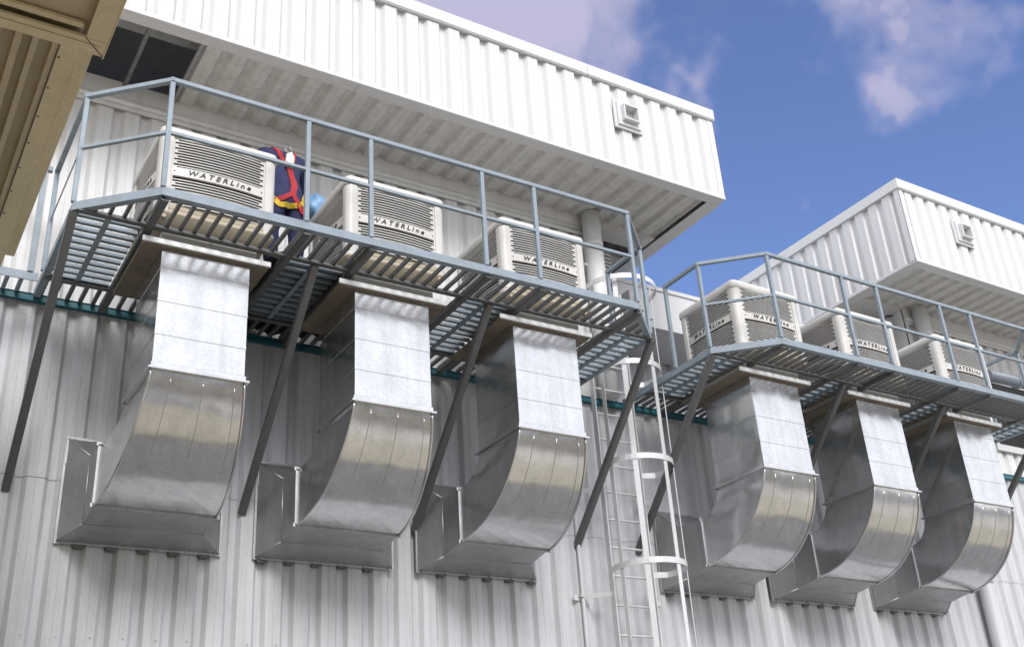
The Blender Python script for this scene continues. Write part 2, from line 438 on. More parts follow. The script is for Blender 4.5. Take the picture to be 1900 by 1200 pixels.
platform(6.37, 'blue grey steel platform with slatted deck and handrail beyond the caged ladder', False)
# narrow walkway that runs on to the left along the wall
t = thing('catwalk', (-2, -.2, 0), 'narrow slatted steel catwalk running on along the wall behind the beige eave', 'catwalk')
gb = MB(); x = -6 + 2
while x < -.62 + 2: gb.box((x - .017, -.21, -.042), (x + .017, .125, -.012)); x += .1085
gb.build('back_grating', M['steel'], t)
MB().bar((-4, -.23, -.06), (1.43, -.23, -.06), .012, .075).build('edge_angle', M['steel'], t)
MB().bar((-4, -.23, H - .022), (1.42, -.23, H - .022), .045, .045).build('top_rail', M['steel'], t)
for x in (-3, -1, 1.36): MB().bar((x, -.23, -.02), (x, -.23, H - .05), .04, .04).build('post', M['steel'], t)

# ------------------------------------------------------------------ evaporative coolers
def rrect(w, d, r, z, off=0, n=5):
    w = w / 2 + off; d = d / 2 + off; r = max(r + off, .004); out = []
    for cx, cy, a0 in ((w - r, d - r, 0), (-w + r, d - r, 90), (-w + r, -d + r, 180), (w - r, -d + r, 270)):
        for k in range(n + 1):
            a = math.radians(a0 + 90 * k / n); out.append((cx + r * math.cos(a), cy + r * math.sin(a), z))
    return out
CW, CD, CH = 1.0, .95, .93
def bulge(x, hw=.38): return -.032 * (1 - (x / hw) ** 2)
tc = bpy.data.curves.new('lettering_curve', 'FONT'); tc.body = 'WATERLine'; tc.size = .066; tc.shear = .28
tc.space_character = 1.55; tc.align_x = 'CENTER'; tc.align_y = 'CENTER'; tc.extrude = .0015; tc.offset = .0012
to = bpy.data.objects.new('lettering_curve', tc); COL.objects.link(to)
dg = bpy.context.evaluated_depsgraph_get(); dg.update()
text_mesh = bpy.data.meshes.new_from_object(to.evaluated_get(dg)); bpy.data.objects.remove(to)
tw = max(v.co.x for v in text_mesh.vertices) - min(v.co.x for v in text_mesh.vertices)
for v in text_mesh.vertices:
    x = v.co.x * .52 / tw; z = v.co.y; y = -v.co.z
    v.co = (x, bulge(x) + y, z)
text_mesh.name = 'lettering'; text_mesh.materials.clear(); text_mesh.materials.append(M['ink'])

def make_cooler():
    t = thing('evaporative_cooler', (0, 0, 0), 'cooler', 'cooler', 'white louvred evaporative coolers')
    b = MB()
    b.box((-.43, -.405, .05), (.43, .405, .86))
    b.build('filter_pad', M['pad'], t)
    # corner columns and top/bottom members
    for sx in (-1, 1):
        for sy in (-1, 1):
            pts = []
            for k in range(7):
                a = math.radians(90 * k / 6); pts.append((sx * (.49 - .06 + .06 * math.cos(a)), sy * (.465 - .06 + .06 * math.sin(a))))
            ring = [(sx * .43, sy * .43), (sx * .455, sy * .365), (sx * .49, sy * .365), *pts, (sx * .392, sy * .465), (sx * .392, sy * .44)]
            if sx * sy < 0: ring = ring[::-1]
            MB().loft([[(p[0], p[1], z) for p in ring] for z in (.112, .842)], False).build('corner_post', M['plastic'], t, .004)
    lid = MB().loft([rrect(CW, CD, .05, .832, -.010), rrect(CW, CD, .06, .840, 0), rrect(CW, CD, .06, .895, 0), rrect(CW, CD, .06, .915, -.006),
                     rrect(CW, CD, .06, .928, -.022), rrect(CW, CD, .06, .935, -.06), rrect(CW, CD, .06, .945, -.25)])
    lid.build('top_cover', M['plastic'], t)
    tr = MB().loft([rrect(CW, CD, .06, -.045, -.22), rrect(CW, CD, .06, -.038, -.17), rrect(CW, CD, .06, -.012, -.115), rrect(CW, CD, .06, .03, -.065), rrect(CW, CD, .06, .065, -.03), rrect(CW, CD, .06, .088, -.008), rrect(CW, CD, .06, .096, -.002),
                    rrect(CW, CD, .06, .108, -.002), rrect(CW, CD, .06, .112, -.016), rrect(CW, CD, .06, .138, -.018), rrect(CW, CD, .06, .146, -.012), rrect(CW, CD, .06, .156, -.012), rrect(CW, CD, .06, .164, -.02), rrect(CW, CD, .06, .19, -.022), rrect(CW, CD, .06, .195, -.05)])
    for sx in (-.42, .42): tr.tube([(sx, -.43, .065), (sx, -.466, .065)], .018, 10)
    tr.build('base_tray', M['tray_shaded'], t)
    # louvre panel: front is the master, turned for the other sides
    def louvre(hw):
        m = MB(); pitch = .0262
        def slat(z, h, e, dep=.007):
            n = 10; rings = []
            for i in range(n + 1):
                x = -e + 2 * e * i / n; y = bulge(x, hw)
                rings.append([(x, y, z - h / 2), (x, y, z + h / 2 * .7), (x, y + dep, z + h / 2 * .8), (x, y + dep, z - h / 2 + .002)])
            m.loft(rings, False)
        z = .826; k = 0
        while z > .195:
            if .448 < z < .558: z -= pitch; continue
            slat(z, .0102, hw)
            if k % 2 == 0:                                # every other gap is shorter: closed at both ends
                for s in (-1, 1):
                    m.box((s * hw, bulge(hw, hw) - .002, z - pitch + .004), (s * (hw - .035), .016, z - .004))
            z -= pitch; k += 1
        for s in (-1, 1):
            m.box((s * (hw - .008), -.004, .18), (s * (hw + .035), .03, .836))
        return m
    def plate(hw):
        m = MB(); rings = []
        for i in range(13):
            x = -hw + 2 * hw * i / 12; y = bulge(x, hw) - .004
            rings.append([(x, y, .466), (x, y, .546), (x, y + .016, .550), (x, y + .016, .462)])
        m.loft(rings, False)
        for s in (-1, 1): m.tube([(s * (hw - .02), -.004, .507), (s * (hw - .02), -.008 + bulge(hw - .02, hw), .507)], .006, 8, mi=1)
        return m
    lm = louvre(.385); pm = plate(.385)
    lo = lm.build('louvre_panel', M['plastic'], t, 0); po = pm.build('nameplate', [M['plastic'], M['ink']], lo)
    le = bpy.data.objects.new('lettering', text_mesh); COL.objects.link(le); le.parent = lo; le.location = (0, -.0075, .507)
    lo.location = (0, -.447, 0)
    for rz, loc in ((-90, (-.472, 0, 0)), (90, (.472, 0, 0)), (180, (0, .447, 0))):
        c = copy_tree(lo, t); c.rotation_euler.z = math.radians(rz); c.location = loc
        if rz != 180: c.scale.x = .95
    return t
cool0 = make_cooler()
CX = [.04, 1.667, 3.268, 6.232, 7.857, 9.573]
CLAB = ['largest white louvred cooler, leftmost, with the crouching worker just to its right',
        'white louvred cooler right of the worker, with the light blue bag at its rear corner',
        'white louvred cooler beside the round white downpipe, last before the caged ladder',
        'white louvred cooler at the chamfered corner beyond the ladder, seen against the blue sky',
        'white louvred cooler in the middle of the far platform, below the smaller roof block',
        'smallest white louvred cooler, farthest right along the far platform']
CLAB[0] = 'largest white louvred cooler, leftmost, with the worker in navy just to its right'
coolers = [cool0] + [copy_tree(cool0) for _ in CX[1:]]
for o, x, l in zip(coolers, CX, CLAB): o.location = (x + .5, -1.20, -.02); o['label'] = l; o.rotation_euler.z = math.radians(random.uniform(-.5, .5))

# ------------------------------------------------------------------ air ducts
def make_duct():
    """origin above the duct at the wall plane; local x measured from the straight section's left side"""
    t = thing('air_duct', (0, 0, 0), 'duct', 'air duct', 'galvanised ducts dropping from the coolers into the wall')
    w = .71; yf, yb = -1.55, -.82; zt, zj = -.19, -1.22
    gm = M['galv']
    s = MB()
    seams = [zt, -.355, -.65, -.935, zj]
    for i, (a, b) in enumerate(zip(seams, seams[1:])):
        # each band laps 3 mm over the one below, with a rolled bead at its foot
        n = 6; o1 = .0022; ring = lambda z, o: [(-o, yf - o, z), (w + o, yf - o, z), (w + o, yb + o, z), (-o, yb + o, z)]
        s.loft([ring(a, 0), ring(b + .012, o1 * .7), ring(b + .010, o1 * 2), ring(b, o1 * 2)], False, False)
        s.loft([ring(b, o1 * 2), ring(b - .0005, 0)], False, False)
    s.build('straight_section', gm, t)
    j = MB()
    for a, b in (((-.035, yf - .035), (w + .035, yf)), ((-.035, yf), (0, yb)), ((w, yf), (w + .035, yb)), ((-.035, yb), (w + .035, yb + .03))):
        j.box((a[0], a[1], zj - .012), (b[0], b[1], zj + .006)); 
    for a, b in (((-.012, yf - .012), (w + .012, yf)), ((-.012, yf), (0, yb)), ((w, yf), (w + .012, yb))):
        j.box((a[0], a[1], zj + .006), (b[0], b[1], zj + .05))
    j.build('joint_flange', gm, t, .003)
    # elbow, flaring towards its lower end
    N = 28; ye, ze_b, ze_t = -.63, -2.03, -1.53
    ch = Vector((ye - yf, ze_b - zj)); L = ch.length; ang = math.atan2(ch.y, ch.x); half = math.radians(38.5)
    R = L / (2 * math.sin(half)); outer = []
    y, z = yf, zj
    for i in range(N + 1):
        th = -half + 2 * half * i / N
        # integrate the circle exactly
        p0 = Vector((math.sin(-half), -math.cos(-half))); p1 = Vector((math.sin(th), -math.cos(th)))
        d = (p1 - p0) * R; c, sn = math.cos(ang), math.sin(ang)
        outer.append((yf + d.x * c - d.y * sn, zj + d.x * sn + d.y * c))
    inner = []
    for i in range(N + 1):
        u = i / N; a = Vector((yb, zj)); b = Vector((yb + .01, ze_t + .02)); c = Vector((ye, ze_t))
        p = a * (1 - u) ** 2 + b * 2 * u * (1 - u) + c * u * u; inner.append((p.x, p.y))
    xl = lambda u: -.0 - .130 * u; xr = lambda u: w + .118 * u
    e = MB(); K = 8
    for col, rng in ((outer, 0), (inner, 1)):
        vs = []; fs = []
        for i, (py, pz) in enumerate(col):
            u = i / N
            for k in range(K + 1): vs.append((xl(u) + (xr(u) - xl(u)) * k / K, py, pz))
        for i in range(N):
            for k in range(K): a = i * (K + 1) + k; fs.append((a, a + 1, a + K + 2, a + K + 1))
        e.add(vs, fs, True)
    for f in (xl, xr):
        vs = []; fs = []
        for i in range(N + 1):
            u = i / N
            for k in range(5):
                q = k / 4; vs.append((f(u), outer[i][0] * (1 - q) + inner[i][0] * q, outer[i][1] * (1 - q) + inner[i][1] * q))
        for i in range(N):
            for k in range(4): a = i * 5 + k; fs.append((a, a + 1, a + 6, a + 5))
        e.add(vs, fs, True)
    eo = e.build('elbow', gm, t)
    sm = MB()
    for f, sgn in ((xl, -1), (xr, 1)):
        sm.tube([(f(i / N) + sgn * .003, outer[i][0] - .004, outer[i][1] - .004) for i in range(N + 1)], .010, 6)
    for q, a, b in ((.22, 1, 15), (.56, 1, 16), (.9, 1, 17)):
        sm.tube([(xl(i / N) + (xr(i / N) - xl(i / N)) * q, outer[i][0] - .001, outer[i][1] - .001) for i in range(a, b)], .0035, 5)
    sm.build('standing_seam', gm, eo)
    # collar into the wall
    X0, X1 = xl(1), xr(1); c = MB(); d2 = -.30
    fl = (-.29, w + .363, -2.18, -1.27)          # wall flange x0,x1,z0,z1
    A = [(X0, ye, ze_b), (X1, ye, ze_b), (X1, ye, ze_t), (X0, ye, ze_t)]
    B = [(X0 - .005, d2, ze_b - .055), (X1 + .005, d2, ze_b - .055), (X1 + .005, d2, ze_t + .015), (X0 - .005, d2, ze_t + .015)]
    C_ = [(fl[0] + .02, -.035, fl[2] + .02), (fl[1] - .02, -.035, fl[2] + .02), (fl[1] - .02, -.035, fl[3] - .02), (fl[0] + .02, -.035, fl[3] - .02)]
    c.loft([A, B], False, False); c.loft([B, C_], False, False)
    for p, q in zip(B, C_): c.tube([p, q], .007, 6)
    for p, q in zip(B, B[1:] + B[:1]): c.tube([p, q], .006, 6)
    c.build('wall_collar', M['galvd'], t)
    jf = MB()
    for p, q in ((A[0], A[1]), (A[3], A[2])): jf.bar((p[0] - .03, p[1], p[2]), (q[0] + .03, q[1], q[2]), .03, .035)
    for p, q in ((A[0], A[3]), (A[1], A[2])): jf.bar(p, q, .035, .03, (0, 1, 0))
    jf.build('end_flange', M['galvd'], t, .003)
    f = MB()
    x0, x1, z0, z1 = fl
    f.box((x0, -.030, z0), (x1, -.022, z0 + .03)).box((x0, -.030, z1 - .03), (x1, -.022, z1)).box((x0, -.030, z0 + .03), (x0 + .03, -.022, z1 - .03)).box((x1 - .03, -.030, z0 + .03), (x1, -.022, z1 - .03))
    f.box((x0 + .01, -.0365, z1 - .24), (x0 + .22, -.040, z1 - .012))
    for k in range(6):
        for z in (z0 + .015, z1 - .015): f.tube([(x0 + .06 + k * .25, -.045, z), (x0 + .06 + k * .25, -.03, z)], .009, 6)
    # returns that close the flange back to the sheet
    f.box((x0, -.021, z0), (x0 + .008, -.004, z1)).box((x1 - .008, -.021, z0), (x1, -.004, z1)).box((x0 + .009, -.021, z1 - .008), (x1 - .009, -.004, z1))
    f.build('wall_flange', M['galvd'], t)
    # plate, edge bar and neck under the cooler
    MB().box((-.16, -1.585, -.187), (.86, -.62, -.160)).build('support_board', M['wood'], t)
    MB().bar((-.17, -1.60, -.158), (.87, -1.60, -.158), .022, .045).build('edge_bar', M['alum'], t, .003)
    nk = MB().loft([[(-.01, -1.55, z), (w + .05, -1.55, z), (w + .05, -.78, z), (-.01, -.78, z)] for z in (-.159, -.03)], False, False)
    nk.tube([(.38, -1.553, -.15), (.38, -1.553, -.04)], .004, 5)
    nk.build('neck', M['white'], t)
    return t
duct0 = make_duct()
DX = [.162, 1.810, 3.410, 6.374, 8.013, 9.722]
DLAB = ['leftmost and largest galvanised duct, below the cooler nearest the beige eave',
        'galvanised duct second from the left, below the cooler right of the worker',
        'galvanised duct immediately left of the white caged ladder',
        'galvanised duct immediately right of the white caged ladder',
        'galvanised duct between the two others on the far platform, its collar overlapped by neighbours',
        'rightmost galvanised duct, its curved elbow the smallest of all']
ducts = [duct0] + [copy_tree(duct0) for _ in DX[1:]]
for i, (o, x, l) in enumerate(zip(ducts, DX, DLAB)): o.location = (x, 0, 0); o['label'] = l
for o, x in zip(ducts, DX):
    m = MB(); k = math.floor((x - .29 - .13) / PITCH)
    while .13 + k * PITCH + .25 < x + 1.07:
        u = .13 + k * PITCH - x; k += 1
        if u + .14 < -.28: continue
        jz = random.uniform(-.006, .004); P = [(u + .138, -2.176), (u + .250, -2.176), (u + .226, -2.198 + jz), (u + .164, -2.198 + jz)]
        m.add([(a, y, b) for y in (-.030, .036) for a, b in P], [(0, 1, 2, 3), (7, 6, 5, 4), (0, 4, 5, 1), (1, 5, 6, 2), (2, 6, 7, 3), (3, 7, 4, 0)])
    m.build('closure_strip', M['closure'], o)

# ------------------------------------------------------------------ caged ladder
t = thing('caged_ladder', (5.5, -.27, GZ), 'white galvanised caged ladder climbing the wall between the two platforms', 'ladder')
def lp(mb, name, mat=M['ladder'], bevel=0):
    o = mb.build(name, mat, t, bevel); o.location = (-5.5, .27, -GZ); return o
SL, SR, SY = 5.235, 5.765, -.28
for x in (SL, SR): lp(MB().box((x - .008, SY - .035, GZ), (x + .008, SY + .035, 1.25)), 'stile')
z = -.02 - .3 * 20
while z < 1.1:
    if z > GZ: lp(MB().tube([(SL, SY, z), (SR, SY, z)], .013, 8), 'rung')
    z += .3
HC = Vector((5.56, -.50)); HR = .39
def hoop(z, r, cy=0):
    pts = [(SL, SY, z)]
    for k in range(25):
        a = math.radians(158 + 224 * k / 24); pts.append((HC.x + r * math.cos(a), HC.y + cy + r * math.sin(a), z))
    pts.append((SR, SY, z))
    lp(MB().strip(pts, .06, .008, (0, 0, 1)), 'hoop')
for z in (-4.3, -3.2, -2.08, -.985, .10): hoop(z, HR)
hoop(1.12, .43, -.03)
for a in (186, 229, 282, 324):
    a = math.radians(a); r = HR - .009
    p = Vector((HC.x + r * math.cos(a), HC.y + r * math.sin(a), 0)); tg = Vector((-math.sin(a), math.cos(a), 0))
    m = MB().bar((p.x, p.y, -4.35), (p.x, p.y, 1.15), .055, .007, (math.cos(a), math.sin(a), 0)); lp(m, 'cage_bar')
for z in (-1.18, -2.3, -3.4):
    for s, x in ((-1, SL), (1, SR)):
        lp(MB().bar((x, SY, z), (x + s * .24, -.006, z), .007, .05).box((x + s * .2, -.012, z - .03), (x + s * .30, -.004, z + .03)), 'wall_bracket')

# ------------------------------------------------------------------ worker
def skin_mesh(name, verts, edges, radii, root=0, sub=2):
    me = bpy.data.meshes.new(name); me.from_pydata(verts, edges, [])
    o = bpy.data.objects.new(name, me); COL.objects.link(o)
    s = o.modifiers.new('skin', 'SKIN'); s.use_smooth_shade = True
    sd = o.modifiers.new('sub', 'SUBSURF'); sd.levels = sub; sd.render_levels = sub
    for i, r in enumerate(radii): me.skin_vertices[0].data[i].radius = r if isinstance(r, tuple) else (r, r); me.skin_vertices[0].data[i].use_root = (i == root)
    d = bpy.context.evaluated_depsgraph_get(); d.update()
    m2 = bpy.data.meshes.new_from_object(o.evaluated_get(d)); m2.name = name
    bpy.data.objects.remove(o)
    return m2
def make_worker():
    V = []; E = []; Rr = []
    def a(p, r, par=None):
        V.append(p); Rr.append(r); i = len(V) - 1
        if par is not None: E.append((par, i))
        return i
    pel = a((0, 0, .93), (.155, .135)); bel = a((0, .03, 1.06), (.15, .125), pel); che = a((0, .10, 1.27), (.165, .135), bel)
    upc = a((0, .17, 1.42), (.135, .105), che); nk = a((-.01, .245, 1.49), (.06, .06), upc); hb = a((0, .31, 1.52), (.085, .09), nk)
    hd = a((0, .385, 1.535), (.088, .10), hb); hf = a((0, .45, 1.52), (.06, .07), hd)
    for s in (-1, 1):
        sh = a((s * .20, .165, 1.44 + (.05 if s < 0 else 0)), .088, upc); el = a((s * .255, .36, 1.22), .054, sh); wr = a((s * .17, .56, 1.12), .037, el)
        palm = a((s * .155, .625, 1.115), (.038, .022), wr)
        for k, (dx, ln) in enumerate(((-.03, .07), (-.01, .08), (.01, .075), (.03, .058))):
            f1 = a((s * .155 + dx, .67, 1.108), .009, palm); f2 = a((s * .155 + dx * 1.05, .67 + ln * .55, 1.085), .0085, f1); a((s * .155 + dx * 1.05, .67 + ln * .75, 1.055), .007, f2)
        t1 = a((s * .155 - s * .045, .635, 1.095), .010, palm); a((s * .155 - s * .055, .675, 1.075), .008, t1)
        hp = a((s * .095, 0, .86), .112, pel); kn = a((s * .12, .02, .49), .072, hp); an = a((s * .125, -.03, .12), .055, kn)
        hl = a((s * .125, -.03, .05), .05, an); a((s * .14, .16, .035), (.045, .035), hl)
    me = skin_mesh('person_body', V, E, Rr)
    for m in ('navy', 'skin', 'boot', 'hair'): me.materials.append(M[m])
    for v in me.vertices:                                            # folds in the coverall
        c = v.co; d = .5 * math.sin(31 * c.z + 9 * c.x + 5 * c.y) + .5 * math.sin(17 * c.z - 23 * c.x) + .6 * math.sin(47 * c.x + 12 * c.z + 20 * c.y)
        if c.y < .5 and .1 < c.z < 1.45: v.co = c + v.normal * d * .0075
    for p in me.polygons:
        c = p.center; k = 0
        if c.z < .13: k = 2
        elif c.y > .575 and abs(c.x) > .05: k = 1
        elif c.y > .262 and abs(c.x) < .12 and c.z > 1.38: k = 3 if (c.z > 1.535 or c.y < .36) else 1
        p.material_index = k; p.use_smooth = True
    o = bpy.data.objects.new('person', me); COL.objects.link(o)
    # face under the brow
    f = MB()
    f.loft([[(.012 * math.cos(q), .50 + .0, 1.505 + .016 * math.sin(q)) for q in [k * PI / 4 for k in range(8)]], [(.004 * math.cos(q), .535, 1.50 + .006 * math.sin(q)) for q in [k * PI / 4 for k in range(8)]]])
    f.build('nose', M['skin'], o)
    for s in (-1, 1):
        MB().loft([[(s * .035 + r * math.cos(q), .482 + d, 1.535 + r * math.sin(q)) for q in [k * PI / 4 for k in range(8)]] for r, d in ((.011, 0), (.009, .006), (.002, .009))]).build('eye', M['padw'], o)
        MB().loft([[(s * (.088 + d), .385 + r * math.cos(q), 1.52 + 1.4 * r * math.sin(q)) for q in [k * PI / 4 for k in range(8)]] for r, d in ((.018, -.006), (.02, .006), (.008, .012))]).build('ear', M['skin'], o)
    MB().box((-.025, .478, 1.468), (.025, .492, 1.475)).build('mouth', M['red'], o)
    return o
wk = make_worker(); wk.location = (1.345, -1.03, -.01)
tag(wk, 'person in navy coveralls and a red and yellow safety harness, seen from behind, leaning forward', 'person')
# harness straps laid on the body by ray casts
def on_body(pts, off=.008):
    me = wk.data; out = []
    from mathutils.bvhtree import BVHTree
    bvh = BVHTree.FromPolygons([v.co for v in me.vertices], [p.vertices for p in me.polygons])
    for p in pts:
        loc, nrm, i, d = bvh.find_nearest(Vector(p))
        out.append(loc + nrm * off)
    return out
def strap(name, mat, pts, w, sub=6):
    fine = []
    P = [Vector(p) for p in pts]
    for i in range(len(P) - 1):
        for k in range(sub): fine.append(P[i].lerp(P[i + 1], k / sub))
    fine.append(P[-1]); q = on_body(fine)
    m = MB(); vs = []; n = len(q)
    ctr = sum((Vector(v) for v in q), Vector()) / n
    from mathutils.bvhtree import BVHTree
    me = wk.data; bvh = BVHTree.FromPolygons([v.co for v in me.vertices], [p.vertices for p in me.polygons])
    for i, p in enumerate(q):
        d = (q[min(i + 1, n - 1)] - q[max(i - 1, 0)]).normalized(); nr = bvh.find_nearest(p)[1]; sd = d.cross(nr).normalized()
        vs += [p - sd * w / 2 + nr * .004, p + sd * w / 2 + nr * .004, p + sd * w / 2 - nr * .006, p - sd * w / 2 - nr * .006]
    fs = [(i * 4 + k, i * 4 + (k + 1) % 4, i * 4 + 4 + (k + 1) % 4, i * 4 + 4 + k) for i in range(n - 1) for k in range(4)] + [(3, 2, 1, 0), (4 * n - 4, 4 * n - 3, 4 * n - 2, 4 * n - 1)]
    m.add(vs, fs, False).build(name, mat, wk)
strap('shoulder_strap', M['red'], [(-.10, .30, 1.55), (-.10, .12, 1.56), (-.05, -.02, 1.40), (.02, -.06, 1.28)], .045)
strap('shoulder_strap', M['red'], [(.11, .30, 1.55), (.11, .12, 1.56), (.06, -.02, 1.40), (.02, -.06, 1.28)], .045)
strap('back_strap', M['red'], [(.02, -.06, 1.29), (.035, -.09, 1.15), (.045, -.12, 1.02), (.03, -.14, .92)], .06)
strap('leg_strap', M['red'], [(.03, -.14, .93), (-.08, -.13, .85), (-.17, -.06, .80), (-.22, .04, .80)], .05)
strap('leg_strap', M['red'], [(.03, -.14, .93), (.09, -.14, .82), (.16, -.08, .74), (.22, .04, .72)], .05)
strap('hip_band', M['yellow'], [(-.21, .0, .93), (-.17, -.08, .86), (-.10, -.14, .79), (.0, -.14, .765), (.08, -.14, .79)], .05)
strap('hip_band', M['yellow'], [(.10, -.13, .80), (.15, -.09, .88), (.19, -.03, .96), (.21, .05, 1.0)], .045)
pd = MB().loft([[(x * k, y, z) for x, z in ((-.035, 1.25), (.045, 1.24), (.05, 1.36), (.02, 1.41), (-.03, 1.38))] for k, y in ((1, -.045), (1, -.068), (.8, -.078))], False)
pd = pd.build('harness_pad', M['padw'], wk, .006)
dr = MB().tube([(.0 + .032 * math.cos(q), -.03 + .01 * math.sin(q), 1.455 + .04 * math.sin(q)) for q in [k * PI / 8 for k in range(16)]], .007, 6, closed=True)
dr.build('harness_ring', M['metal'], wk)

def crumple(nx, ny, fx, amp, seed, thick=.01):
    rnd = random.Random(seed); ph = [(rnd.uniform(2, 9), rnd.uniform(2, 9), rnd.uniform(0, 6), rnd.uniform(.3, 1)) for _ in range(9)]
    vs = []
    for j in range(ny + 1):
        for i in range(nx + 1):
            u, v = i / nx, j / ny; h = sum(a * math.sin(p * u * 3 + q * v * 3 + r) for p, q, r, a in ph) / 4
            vs.append(fx(u, v, abs(h) * amp))
    n = len(vs); vs2 = [(p[0], p[1], p[2] - thick) for p in vs]; W_ = nx + 1; fs = []
    for j in range(ny):
        for i in range(nx):
            a = j * W_ + i; fs.append((a, a + 1, a + W_ + 1, a + W_)); fs.append((n + a, n + a + W_, n + a + W_ + 1, n + a + 1))
    rim = [i for i in range(W_)] + [j * W_ + nx for j in range(1, ny + 1)] + [ny * W_ + i for i in range(nx - 1, -1, -1)] + [j * W_ for j in range(ny - 1, 0, -1)]
    for a, b in zip(rim, rim[1:] + rim[:1]): fs.append((a, n + a, n + b, b))
    return MB().add(vs + vs2, fs, True)
tp = crumple(26, 20, lambda u, v, h: (1.07 + 1.05 * u - .1 * math.sin(3 * v), -1.5 + 1.44 * v + .05 * math.sin(5 * u), .0 + h * v), .26, 3).build('tarpaulin', M['tarp'])
tag(tp, 'dark crumpled tarpaulin spread on the slats from under the worker to the wall', 'tarpaulin')
def bagf(u, v, h):
    a = u * 2 * PI; r = (.115 * math.sin(PI * min(v * .93 + .07, 1)) ** .6) * (1 + h)
    return (r * math.cos(a) * 1.05, r * math.sin(a) * .85, .0 + .25 * v)
rnd = random.Random(5); rings = []
for j in range(11):
    v = j / 10; ring = []
    for k in range(18):
        a = 2 * PI * k / 18; r = (.07 + .06 * math.sin(PI * v) ** .7) * (1 - .45 * v ** 3) * (1 + .14 * math.sin(5 * a + 4 * v) + .07 * math.sin(9 * a - 7 * v))
        ring.append((r * math.cos(a) * 1.0, r * math.sin(a) * .9, .25 * v + .02 * math.sin(3 * a)))
    rings.append(ring)
tbr = []
for j in range(9):
    v = j / 8
    tbr.append([(.10 * (1 - .35 * v ** 4) * (1 + .12 * math.sin(4 * a + 3 * v)) * math.cos(a), .17 * (1 - .3 * v ** 4) * (1 + .1 * math.sin(5 * a - 4 * v)) * math.sin(a), .50 * v) for a in [2 * PI * k / 18 for k in range(18)]])
tb = MB().loft(tbr).build('tool_bag', M['tarp']); tb.location = (1.43, -.70, -.008)
tag(tb, 'black bag standing on the slats right behind the legs of the worker', 'bag')
bg = MB().loft(rings).build('plastic_bag', M['bluebag']); bg.location = (1.745, -.83, .912); bg.rotation_euler = (0, math.radians(-14), .3)
tag(bg, 'light blue crumpled plastic bag on the rear corner of the cooler beside the worker', 'bag')

# ------------------------------------------------------------------ beige building on the near side of the alley
be = thing('beige_building', (-5, -5, GZ), 'beige metal building whose ribbed eave juts into the top left corner', 'building')
def bpart(mb, name, mat, bevel=0):
    o = mb.build(name, mat, be, bevel); o.location = (5, 5, -GZ); return o
EZ = -.5
ev = MB()
# ribbed soffit running along y, seen from below
pr = [(-.95 - .105, 0)]
x = -1.055; pts = []
while x > -2.6:
    for dx, d in ((0, 0), (-.036, .001), (-.043, .055), (-.100, .057), (-.107, .002), (-.138, .002), (-.145, .055), (-.184, .057)): pts.append((x + dx, d))
    x -= .19
n = len(pts); vs = [(a, y, EZ + .004 + d) for y in (-4.0, -1.22) for a, d in pts] + [(a, y, EZ + .012 + d) for y in (-4.0, -1.22) for a, d in pts]
fs = []
for i in range(n - 1): fs += [(i, i + 1, n + i + 1, n + i), (2 * n + i, 3 * n + i, 3 * n + i + 1, 2 * n + i + 1)]
ev.add(vs, fs)
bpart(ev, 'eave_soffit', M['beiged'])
bd = MB().box((-1.055, -4.02, EZ - .004), (-.945, -1.2, EZ + .012)).box((-.948, -4.02, EZ - .006), (-.940, -1.2, EZ + .14))
for k in range(9):
    y = -3.9 + k * .3; bd.tube([(-1.04, y, EZ - .010), (-1.04, y, EZ)], .007, 6, mi=1)
bd.box((-2.6, -4.14, EZ - .012), (-.826, -4.02, EZ + .01))
bd.box((-.945, -7.2, EZ - .012), (-.826, -4.143, EZ + .01)).box((-.83, -7.2, EZ - .016), (-.822, -4.0, EZ + .16)).box((-.94, -4.02, EZ - .01), (-.824, -4.012, EZ + .16))
bd.box((-2.6, -4.215, EZ + .012), (-.97, -4.175, EZ + .035))
bpart(bd, 'eave_flashing', [M['beige'], M['grime']], .003)
bpart(MB().bar((-.945, -4.143, EZ - .0125), (-.823, -4.013, EZ - .0125), .005, .003).bar((-1.0555, -4.0, EZ - .003), (-1.0555, -1.25, EZ - .003), .007, .004).bar((-2.5, -4.10, EZ - .0125), (-.86, -4.10, EZ - .0125), .002, .003), 'lap_seam', M['grime'])
rc = MB().box((-2.6, -7.2, EZ + .045), (-.9, -4.16, EZ + .06))
for y in (-4.75, -5.6, -6.4): rc.box((-2.6, y, EZ + .005), (-.945, y + .05, EZ + .045))
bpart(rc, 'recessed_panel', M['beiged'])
bpart(MB().box((-6, -7.2, EZ + .17), (-.85, -1.2, EZ + .22)), 'roof', M['beige'])
wl = MB(); corr(wl, lambda u, v, d: (-2.6 - d, u, v), -14, -1.3, GZ, EZ + .16, 0); wl.box((-6, -1.34, GZ), (-2.66, -1.3, EZ + .16))
bpart(wl, 'side_wall', M['beige'])
# warehouse across the yard, mirrored in the ducts
wh = thing('warehouse', (6, -24, GZ), 'long low beige warehouse across the yard behind the photographer, mirrored in the duct elbows', 'building')
w1 = MB().box((-24, -8, 0), (26, 0, 5.0)); w1 = w1.build('wall', M['beige'], wh)
w2 = MB().add([(-25, .6, 4.9), (27, .6, 4.9), (27, -8, 7.6), (-25, -8, 7.6), (-25, .6, 5.1), (27, .6, 5.1), (27, -8, 7.8), (-25, -8, 7.8)],
              [(0, 1, 2, 3), (4, 7, 6, 5), (0, 4, 5, 1), (1, 5, 6, 2), (2, 6, 7, 3), (3, 7, 4, 0)]).build('roof', M['roofgrey'], wh)
